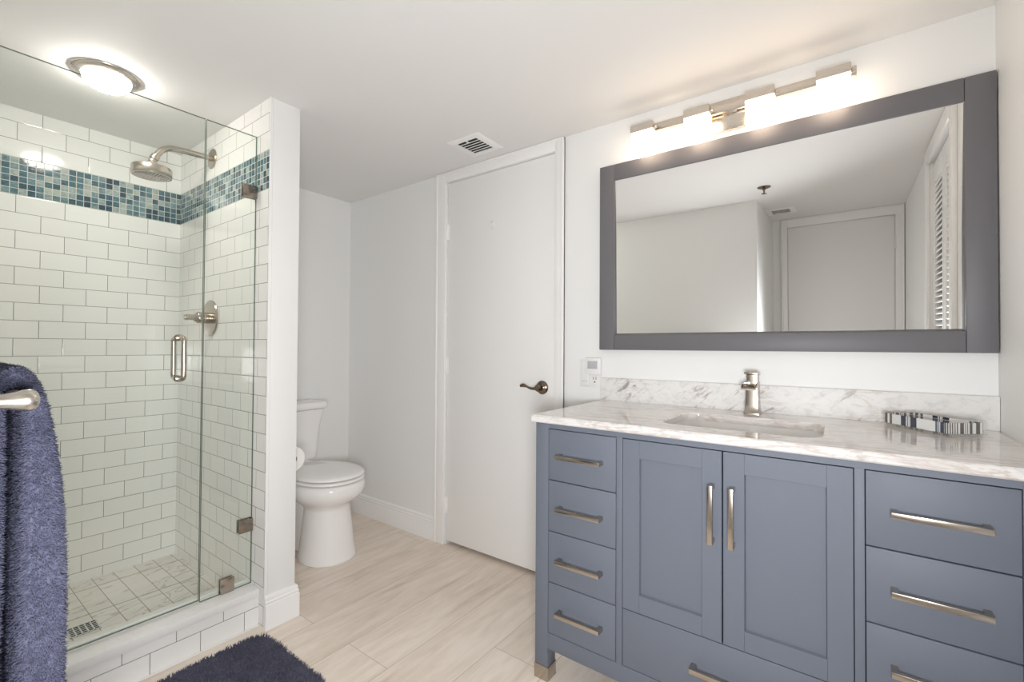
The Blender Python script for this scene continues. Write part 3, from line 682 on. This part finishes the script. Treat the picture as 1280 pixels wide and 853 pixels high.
# shower head on its arm
AX = -2.4156
shd = thing('rain_showerhead', (AX, YS, 2.002), 'round brushed nickel rain shower head on bent arm', 'shower head')
b = nb(); lathe(b, [(0.0, 0.0), (0.046, 0.0), (0.0465, 0.003), (0.044, 0.006), (0.030, 0.0085), (0.016, 0.010), (0.0145, 0.018), (0.0, 0.018)], (AX, YS - 0.0002, 2.002), (0, -1, 0), 40); obj('wall_flange', b, 'nickel', shd)
b = nb(); tube(b, smooth_path([(AX, YS - 0.01, 2.002), (AX, 0.82, 2.000), (AX, 0.755, 1.997), (AX, 0.715, 1.9915), (AX, 0.690, 1.976), (AX, 0.672, 1.953), (AX, 0.660, 1.933)], 6), 0.0125, 20); obj('arm', b, 'nickel', shd)
b = nb(); tube(b, [(AX, 0.664, 1.940), (AX, 0.656, 1.924)], 0.0165, 20); lathe(b, [(0.0, -0.016), (0.010, -0.0135), (0.016, -0.004), (0.016, 0.004), (0.010, 0.0135), (0.0, 0.016)], (AX, 0.653, 1.915), (0, 0, 1), 24); lathe(b, [(0.0, 0.0), (0.020, 0.0), (0.020, 0.018), (0.0, 0.018)], (AX, 0.651, 1.889), (0, 0, 1), 24); obj('ball_joint', b, 'nickel', shd)
b = nb(); lathe(b, [(0.0, 0.045), (0.030, 0.045), (0.060, 0.043), (0.069, 0.040), (0.0715, 0.036), (0.0715, 0.008), (0.070, 0.002), (0.064, 0.0), (0.060, 0.003), (0.0, 0.003)], (AX, 0.651, 1.846), (0, 0, 1), 56); hd = obj('spray_disc', b, 'nickel', shd)
b = nb()
for ring_r, cnt in ((0.010, 5), (0.022, 11), (0.034, 17), (0.045, 23), (0.055, 28)):
    for k in range(cnt):
        a = 2 * PI * k / cnt; lathe(b, [(0.0025, 0.004), (0.0025, 0.0), (0.0, -0.001)], (AX + ring_r * math.cos(a), 0.651 + ring_r * math.sin(a), 1.8465), (0, 0, 1), 6, cap=False)
nz_ = obj('nozzles', b, 'chrome', hd); nz_['kind'] = 'stuff'

# valve trim
VXc = -2.4115
va = thing('shower_valve', (VXc, YS, 1.248), 'round nickel shower valve trim with projecting lever on tile', 'shower valve')
b = nb(); lathe(b, [(0.0, 0.0), (0.084, 0.0), (0.0845, 0.003), (0.082, 0.007), (0.060, 0.010), (0.030, 0.011), (0.0, 0.011)], (VXc, YS - 0.0002, 1.248), (0, -1, 0), 48); obj('escutcheon', b, 'nickel', va)
b = nb(); lathe(b, [(0.0, 0.009), (0.0255, 0.009), (0.0255, 0.034), (0.024, 0.035), (0.024, 0.037), (0.0265, 0.038), (0.0265, 0.054), (0.024, 0.058), (0.016, 0.067), (0.0135, 0.070), (0.0, 0.071)], (VXc, YS, 1.248), (0, -1, 0), 32); obj('valve_hub', b, 'nickel', va)
b = nb(); tube(b, smooth_path([(VXc, YS - 0.070, 1.248), (VXc, YS - 0.088, 1.248), (VXc, YS - 0.108, 1.247)], 4), [0.0135, 0.0132, 0.013, 0.013, 0.0132, 0.0135, 0.0135, 0.013, 0.0115], 18); obj('lever_handle', b, 'nickel', va)

# ceiling light in the shower
cl = thing('shower_ceiling_light', (-2.205, 0.455, CE), 'round lit frosted dome light with nickel ring on shower ceiling', 'ceiling light')
b = nb(); lathe(b, [(0.102, 0.0), (0.104, 0.001), (0.103, 0.004), (0.098, 0.008), (0.088, 0.0125), (0.076, 0.0155), (0.0715, 0.0150), (0.0705, 0.011), (0.0705, 0.0)], (-2.205, 0.455, CE - 0.0003), (0, 0, -1), 56, cap=False); obj('trim_ring', b, 'nickel_bright', cl)
b = nb(); lathe(b, [(0.070, 0.004), (0.070, 0.018), (0.067, 0.030), (0.058, 0.041), (0.042, 0.050), (0.022, 0.0545), (0.0, 0.056)], (-2.205, 0.455, CE), (0, 0, -1), 48); obj('glass_dome', b, 'dome', cl)

# floor drain
dr = thing('shower_drain', (-2.337, 0.443, 0.042), 'square nickel grate drain in the marble shower floor', 'drain')
b = nb(); x0, x1, y0, y1, z0, z1 = -2.379, -2.296, 0.399, 0.487, 0.0422, 0.0455
for k in range(6): y = y0 + (y1 - y0 - 0.005) * k / 5; box(b, x0, x1, y, y + 0.005, z0, z1, 0.0006, 1)
for k in range(6): x = x0 + (x1 - x0 - 0.006) * k / 5; box(b, x, x + 0.006, y0 + 0.001, y1 - 0.001, z0, z1 - 0.0003)
obj('grate', b, 'chrome', dr)
b = nb(); box(b, x0 + 0.001, x1 - 0.001, y0 + 0.001, y1 - 0.001, 0.0420, 0.0424); obj('drain_well', b, 'black', dr)

# ------------------------------------------------------------------ toilet
TY = 1.40
toi = thing('toilet', (-2.40, TY, 0), 'white two piece toilet with closed lid behind the partition', 'toilet')
def egg(cx, rx_f, rx_b, ry, z, n=48, flat=0.0):
    pts = []
    for k in range(n):
        a = 2 * PI * k / n; c_, s_ = math.cos(a), math.sin(a)
        pts.append(Vector((cx + (rx_f if c_ > 0 else rx_b) * (abs(c_) ** 0.95) * (1 if c_ > 0 else -1), TY + ry * math.copysign(abs(s_) ** 0.92, s_), z)))
    return pts
b = nb()
bowl = [(-2.26, 0.153, 0.153, 0.138, 0.000), (-2.26, 0.156, 0.156, 0.141, 0.004), (-2.26, 0.153, 0.153, 0.138, 0.012), (-2.262, 0.142, 0.142, 0.130, 0.08), (-2.262, 0.131, 0.134, 0.122, 0.16), (-2.262, 0.121, 0.128, 0.115, 0.22), (-2.262, 0.116, 0.128, 0.111, 0.262),
        (-2.264, 0.121, 0.16, 0.114, 0.280), (-2.27, 0.148, 0.22, 0.132, 0.298), (-2.27, 0.184, 0.25, 0.157, 0.320), (-2.27, 0.206, 0.26, 0.175, 0.345), (-2.27, 0.214, 0.26, 0.182, 0.372), (-2.27, 0.213, 0.26, 0.181, 0.393), (-2.27, 0.206, 0.26, 0.174, 0.405), (-2.27, 0.196, 0.25, 0.164, 0.4085)]
rings(b, [egg(*q) for q in bowl]); box(b, XT + 0.06, -2.30, TY - 0.095, TY + 0.095, 0.0, 0.31, 0.03, 4); obj('bowl', b, 'porcelain', toi, True, 60)
for sg in (-1, 1):
    b = nb(); lathe(b, [(0.017, 0.0), (0.017, 0.010), (0.013, 0.019), (0.006, 0.023), (0.0, 0.0235)], (-2.44, TY + sg * 0.112, 0.0), (0, 0, 1), 20); obj('bolt_cap', b, 'seat', toi)
b = nb(); box(b, XT + 0.012, -2.44, TY - 0.105, TY + 0.105, 0.30, 0.4385, 0.02, 3); obj('tank_shelf', b, 'porcelain', toi)
b = nb(); rings(b, [egg(-2.27, rf, 0.20, ry, z) for rf, ry, z in ((0.150, 0.120, 0.4150), (0.204, 0.172, 0.4155), (0.2105, 0.1785, 0.4185), (0.2105, 0.1785, 0.4250), (0.204, 0.172, 0.4290), (0.185, 0.155, 0.4300), (0.15, 0.12, 0.4300))]); obj('seat', b, 'seat', toi, True, 60)
b = nb(); rings(b, [egg(-2.27, rf, 0.205, ry, z) for rf, ry, z in ((0.150, 0.120, 0.4360), (0.204, 0.172, 0.4365), (0.2095, 0.1775, 0.4395), (0.2085, 0.1765, 0.446), (0.203, 0.171, 0.4515), (0.190, 0.160, 0.4555), (0.150, 0.125, 0.460), (0.08, 0.07, 0.4625))]); obj('seat_lid', b, 'seat', toi, True, 60)
for s in (-1, 1): b = nb(); box(b, -2.495, -2.455, TY + s * 0.075 - 0.018, TY + s * 0.075 + 0.018, 0.4115, 0.452, 0.006); obj('lid_hinge', b, 'seat', toi)
b = nb()
tk = [(0.150, 0.078, 0.4385), (0.156, 0.082, 0.45), (0.158, 0.083, 0.50), (0.161, 0.085, 0.57), (0.167, 0.088, 0.64), (0.176, 0.092, 0.70), (0.186, 0.0945, 0.737)]
rings(b, [rrect(XT + 0.012 + hx, TY, hx, hy, 0.03, z, 6) for hy, hx, z in tk]); obj('tank', b, 'porcelain', toi, True, 50)
b = nb(); rings(b, [rrect(XT + 0.010 + hx, TY, hx, hy, 0.025, z, 6) for hy, hx, z in ((0.188, 0.096, 0.7385), (0.195, 0.100, 0.742), (0.198, 0.102, 0.752), (0.199, 0.1025, 0.772), (0.196, 0.100, 0.782), (0.188, 0.095, 0.7845))]); obj('tank_lid', b, 'porcelain', toi, True, 50)
b = nb(); tube(b, smooth_path([(-2.588, TY - 0.12, 0.69), (-2.574, TY - 0.12, 0.69), (-2.568, TY - 0.10, 0.689), (-2.566, TY - 0.05, 0.684)], 4), 0.006, 12); obj('flush_lever', b, 'chrome', toi)

# toilet paper on its holder (partition, toilet side)
TPX, TPY, TPZ = -2.05, 1.094, 0.600
tp = thing('toilet_paper_roll', (TPX - 0.05, TPY, TPZ), 'white toilet paper roll peeking past the partition', 'toilet paper')
b = nb(); lathe(b, [(0.0195, -0.100), (0.056, -0.100), (0.0575, -0.098), (0.0575, -0.002), (0.056, 0.0), (0.0195, 0.0)], (TPX, TPY, TPZ), (1, 0, 0), 48, cap=False); obj('paper', b, 'paper', tp)
b = nb(); lathe(b, [(0.0195, -0.0998), (0.0195, -0.0002), (0.0180, -0.0002), (0.0180, -0.0998), (0.0195, -0.0998)], (TPX, TPY, TPZ), (1, 0, 0), 28, cap=False); obj('core', b, 'card', tp)
tph = thing('toilet_paper_holder', (TPX - 0.12, YP, TPZ), 'bronze arm holder carrying the toilet paper roll on partition', 'paper holder')
b = nb(); lathe(b, [(0.0, 0.0), (0.024, 0.0), (0.022, 0.006), (0.009, 0.010), (0.0075, 0.018), (0.0075, TPY - YP), (0.0, TPY - YP)], (TPX - 0.125, YP + 0.0002, TPZ), (0, 1, 0), 24); obj('wall_post', b, 'bronze', tph)
b = nb(); lathe(b, [(0.0, -0.130), (0.0075, -0.130), (0.0075, -0.012), (0.0, -0.011)], (TPX, TPY, TPZ), (1, 0, 0), 16); obj('arm', b, 'bronze', tph)

# ------------------------------------------------------------------ ceiling things
def vent(cx, cy, label, r=0.0):
    v_ = thing('ceiling_vent', (cx, cy, CE), label, 'vent', 'ceiling air vents'); z0, z1 = CE - 0.006, CE - 0.0003; ho, hi, hj = 0.100, 0.062, 0.066
    bb = nb()
    o_ = [rrect(cx, cy, ho, ho, 0.004, z1, 3), rrect(cx, cy, ho, ho, 0.004, z1 - 0.002, 3), rrect(cx, cy, ho - 0.008, ho - 0.008, 0.004, z0, 3), rrect(cx, cy, hi, hj, 0.003, z0, 3), rrect(cx, cy, hi, hj, 0.003, z1, 3)]
    rings(bb, o_, False, False); obj('vent_frame', bb, 'trim', v_)
    bb = nb(); box(bb, cx - hi, cx + hi, cy - hj, cy + hj, CE - 0.0012, CE - 0.0004); obj('vent_opening', bb, 'black', v_)
    for k in range(5):
        y = cy - hj + 2 * hj * (k + 1) / 6
        bb = nb(); box(bb, cx - hi, cx + hi, y - 0.003, y + 0.003, z0 + 0.0004, z0 + 0.0012); obj('slat', bb, 'trim', v_)
    bb = nb(); box(bb, cx - 0.003, cx + 0.003, cy - hj, cy - hj + 0.018, z0 - 0.003, z0 + 0.001); obj('damper_tab', bb, 'trim', v_)
    return v_
vent(-1.482, 1.692, 'square white ceiling vent with dark slots above the back door')
vent(-0.432, -0.46, 'square white ceiling vent near the entry door, seen in mirror')
spk = thing('sprinkler_head', (-0.447, 0.328, CE), 'dark bronze fire sprinkler on ceiling, seen in the mirror', 'sprinkler')
b = nb(); lathe(b, [(0.0, 0.0), (0.040, 0.0), (0.040, 0.003), (0.025, 0.009), (0.010, 0.012), (0.010, 0.018), (0.0, 0.018)], (-0.447, 0.328, CE - 0.0003), (0, 0, -1), 32); obj('escutcheon', b, 'bronze', spk)
b = nb(); lathe(b, [(0.0, 0.016), (0.006, 0.016), (0.005, 0.040), (0.016, 0.042), (0.016, 0.044), (0.0, 0.044)], (-0.447, 0.328, CE), (0, 0, -1), 20); obj('deflector', b, 'bronze', spk)

# ------------------------------------------------------------------ textile pile
def pile(bm, samples, length, width, lean=0.5, jit=0.35, rng=random):
    """Tufts: each a thin three-sided curved spike rooted at (point, normal)."""
    for p, n in samples:
        q = n.to_track_quat('Z', 'Y'); a = rng.random() * 2 * PI; L = length * (1 + jit * (rng.random() * 2 - 1)); l = lean * rng.random()
        dx, dy = math.cos(a) * l, math.sin(a) * l; ws = width * (0.8 + 0.4 * rng.random()); base = a + rng.random()
        r0 = []; r1 = []
        for k in range(3):
            an = base + k * 2 * PI / 3; c_, s_ = math.cos(an), math.sin(an)
            r0.append(bm.verts.new(p + q @ Vector((c_ * ws, s_ * ws, -length * 0.15)))); r1.append(bm.verts.new(p + q @ Vector((c_ * ws * 0.85 + dx * L * 0.35, s_ * ws * 0.85 + dy * L * 0.35, L * 0.6))))
        tip = bm.verts.new(p + q @ Vector((dx * L, dy * L, L)))
        for k in range(3):
            bm.faces.new((r0[k], r0[(k + 1) % 3], r1[(k + 1) % 3], r1[k])); bm.faces.new((r1[k], r1[(k + 1) % 3], tip))

# bath mat
rx0, rx1, ry0, ry1, rr = -1.832, -1.352, 0.10, 0.868, 0.06
mat_t = thing('bath_mat', ((rx0 + rx1) / 2, (ry0 + ry1) / 2, 0), 'navy blue shaggy bath mat on the floor before shower curb', 'bath mat')
b = nb(); cx, cy, hx, hy = (rx0 + rx1) / 2, (ry0 + ry1) / 2, (rx1 - rx0) / 2, (ry1 - ry0) / 2
rings(b, [rrect(cx, cy, hx - 0.008, hy - 0.008, rr, 0.0004, 8), rrect(cx, cy, hx - 0.003, hy - 0.003, rr, 0.005, 8), rrect(cx, cy, hx - 0.008, hy - 0.008, rr, 0.010, 8)]); obj('mat_base', b, 'mat', mat_t)
rg = random.Random(3); sm = []
def in_rr(x, y, m):
    dx_ = max(abs(x - cx) - (hx - m - rr), 0); dy_ = max(abs(y - cy) - (hy - m - rr), 0); return dx_ * dx_ + dy_ * dy_ <= rr * rr
while len(sm) < 30000:
    x, y = rg.uniform(rx0, rx1), rg.uniform(ry0, ry1)
    if y < 0.42 and rg.random() < 0.7: continue
    if not in_rr(x, y, 0.008): continue
    ex = (x - cx) / hx; ey = (y - cy) / hy
    n = Vector((0.55 * max(0, abs(ex) - 0.90) / 0.10 * (1 if ex > 0 else -1), 0.55 * max(0, abs(ey) - 0.93) / 0.07 * (1 if ey > 0 else -1), 1)).normalized()
    lump = 0.25 * math.sin(x * 47 + 2 * math.sin(y * 31)) * math.sin(y * 53 + 1.5 * math.sin(x * 29))
    n = (n + Vector((0.5 * lump, 0.4 * lump, 0))).normalized()
    sm.append((Vector((x, y, 0.009)), n))
b = nb(); pile(b, sm, 0.0125, 0.0022, 1.1, 0.45, rg); pm = obj('shag_pile', b, 'mat', mat_t, True, 180); pm['kind'] = 'stuff'

# towel bar and towel
BY, BZ = 0.095, 1.059
bar = thing('towel_bar', (-1.0, YF, BZ), 'satin nickel towel bar on the left wall under the towel', 'towel bar')
b = nb(); tube(b, [(-0.722, BY - 0.010, BZ), (-1.290, BY - 0.010, BZ)], 0.0078, 20); obj('rod', b, 'nickel_bright', bar)
for x in (-0.722, -1.290):
    b = nb(); lathe(b, [(0.0, 0.0), (0.026, 0.0), (0.025, 0.005), (0.014, 0.010), (0.0088, 0.018), (0.0078, 0.034), (0.0078, 0.048), (0.0086, 0.056), (0.0104, 0.063), (0.0119, 0.068), (0.0122, 0.0715), (0.0112, 0.0755), (0.0080, 0.0785), (0.0035, 0.0800), (0.0, 0.0802)], (x, YF + 0.0002, BZ), (0, 1, 0), 28); obj('wall_post', b, 'nickel_bright', bar)

tow = thing('bath_towel', (-1.0, BY, 0.5), 'slate blue plush towel hanging folded over the towel bar', 'towel')
TX0, TX1 = -0.800, -1.235
# profile in (y, z): outer skin from the front hem up over the bar and down behind, then back along the inside
out_p = [(0.134, 0.50), (0.134, 0.62), (0.1335, 0.72), (0.1315, 0.82), (0.1275, 0.91), (0.1215, 0.98), (0.1160, 1.022), (0.1110, 1.050), (0.1040, 1.073), (0.0945, 1.087), (0.0840, 1.088), (0.0740, 1.078), (0.0660, 1.056), (0.060, 1.01), (0.054, 0.93), (0.050, 0.80), (0.049, 0.65), (0.049, 0.54)]
in_p = [(0.076, 0.54), (0.076, 0.65), (0.0765, 0.80), (0.0765, 0.93), (0.0765, 1.00), (0.0760, 1.035), (0.0760, 1.058), (0.0790, 1.0680), (0.0860, 1.0695), (0.0930, 1.0685), (0.0965, 1.060), (0.0975, 1.035), (0.0970, 1.00), (0.0965, 0.93), (0.0965, 0.82), (0.0965, 0.72), (0.0970, 0.62), (0.0975, 0.50)]
prof = [(y, z) for y, z in out_p] + [(y, z) for y, z in in_p]
pp = []
P_ = [Vector((y, z, 0)) for y, z in prof]
for i in range(len(P_)):
    a_, b_, c_, d_ = P_[i - 1], P_[i], P_[(i + 1) % len(P_)], P_[(i + 2) % len(P_)]
    for k in range(3):
        s = k / 3; pp.append(0.5 * ((2 * b_) + (c_ - a_) * s + (2 * a_ - 5 * b_ + 4 * c_ - d_) * s * s + (3 * b_ - a_ - 3 * c_ + d_) * s ** 3))
cen = Vector((sum(p.x for p in pp) / len(pp), sum(p.y for p in pp) / len(pp), 0))
def tow_ring(x, ins, wob=1.0):
    r = []
    n_ = len(pp)
    for i, p in enumerate(pp):
        tg = (pp[(i + 1) % n_] - pp[i - 1]).normalized(); nn = Vector((-tg.y, tg.x, 0))
        q = p + nn * ins
        wv = wob * 0.003 * math.sin(x * 38 + q.y * 7) * max(0, min(1, (1.03 - q.y) * 4))
        r.append(Vector((x, q.x + wv, q.y)))
    return r
sgn = 1.0
# find which side of the profile is inward
_t = (pp[4] - pp[2]).normalized(); _n = Vector((-_t.y, _t.x, 0)); sgn = 1.0 if _n.x < 0 else -1.0
rsx = [tow_ring(TX0 - 0.000, 0.0042 * sgn), tow_ring(TX0 - 0.0012, 0.0024 * sgn), tow_ring(TX0 - 0.0035, 0.0009 * sgn), tow_ring(TX0 - 0.007, 0.0)]
nx = 22
for k in range(1, nx + 1): rsx.append(tow_ring(TX0 - 0.007 + (TX1 - TX0 + 0.016) * k / nx, 0.0))
rsx += [tow_ring(TX1 + 0.004, 0.001 * sgn), tow_ring(TX1 + 0.001, 0.004 * sgn)]
b = nb(); rings(b, rsx); twb = obj('towel_cloth', b, 'towel', tow, True, 180)
# terry pile over the cloth where the photograph can see it
me = twb.data; rg = random.Random(11); sm = []
polys = []
bm_ = bmesh.new(); bm_.from_mesh(me)
bmesh.ops.triangulate(bm_, faces=[f for f in bm_.faces if len(f.verts) > 4])
bmesh.ops.recalc_face_normals(bm_, faces=list(bm_.faces))
for f in bm_.faces:
    c_ = f.calc_center_median()
    if c_.z < 0.60 or c_.x < -1.15: continue
    inside = 0.074 < c_.y < 0.0985 and c_.z < 1.072 and c_.x < TX0 - 0.002
    if inside and c_.x < -1.0: continue
    dens = (520000 if c_.x > -0.83 else 250000) * (0.6 if inside else 1.0)
    cnt = f.calc_area() * dens; cnt = int(cnt) + (1 if rg.random() < cnt - int(cnt) else 0)
    vs = [v.co.copy() for v in f.verts]
    for _ in range(cnt):
        if len(vs) == 4: s, u_ = rg.random(), rg.random(); p = (vs[0] * (1 - s) + vs[1] * s) * (1 - u_) + (vs[3] * (1 - s) + vs[2] * s) * u_
        else:
            s, u_ = rg.random(), rg.random()
            if s + u_ > 1: s, u_ = 1 - s, 1 - u_
            p = vs[0] + (vs[1] - vs[0]) * s + (vs[2] - vs[0]) * u_
        sm.append((p, (f.normal + Vector((0, 0, -0.35))).normalized()))
bm_.free()
print('towel tufts', len(sm))
b = nb(); pile(b, sm, 0.0048, 0.00075, 0.8, 0.5, rg); tpile = obj('terry_pile', b, 'towel', tow, True, 180); tpile['kind'] = 'stuff'
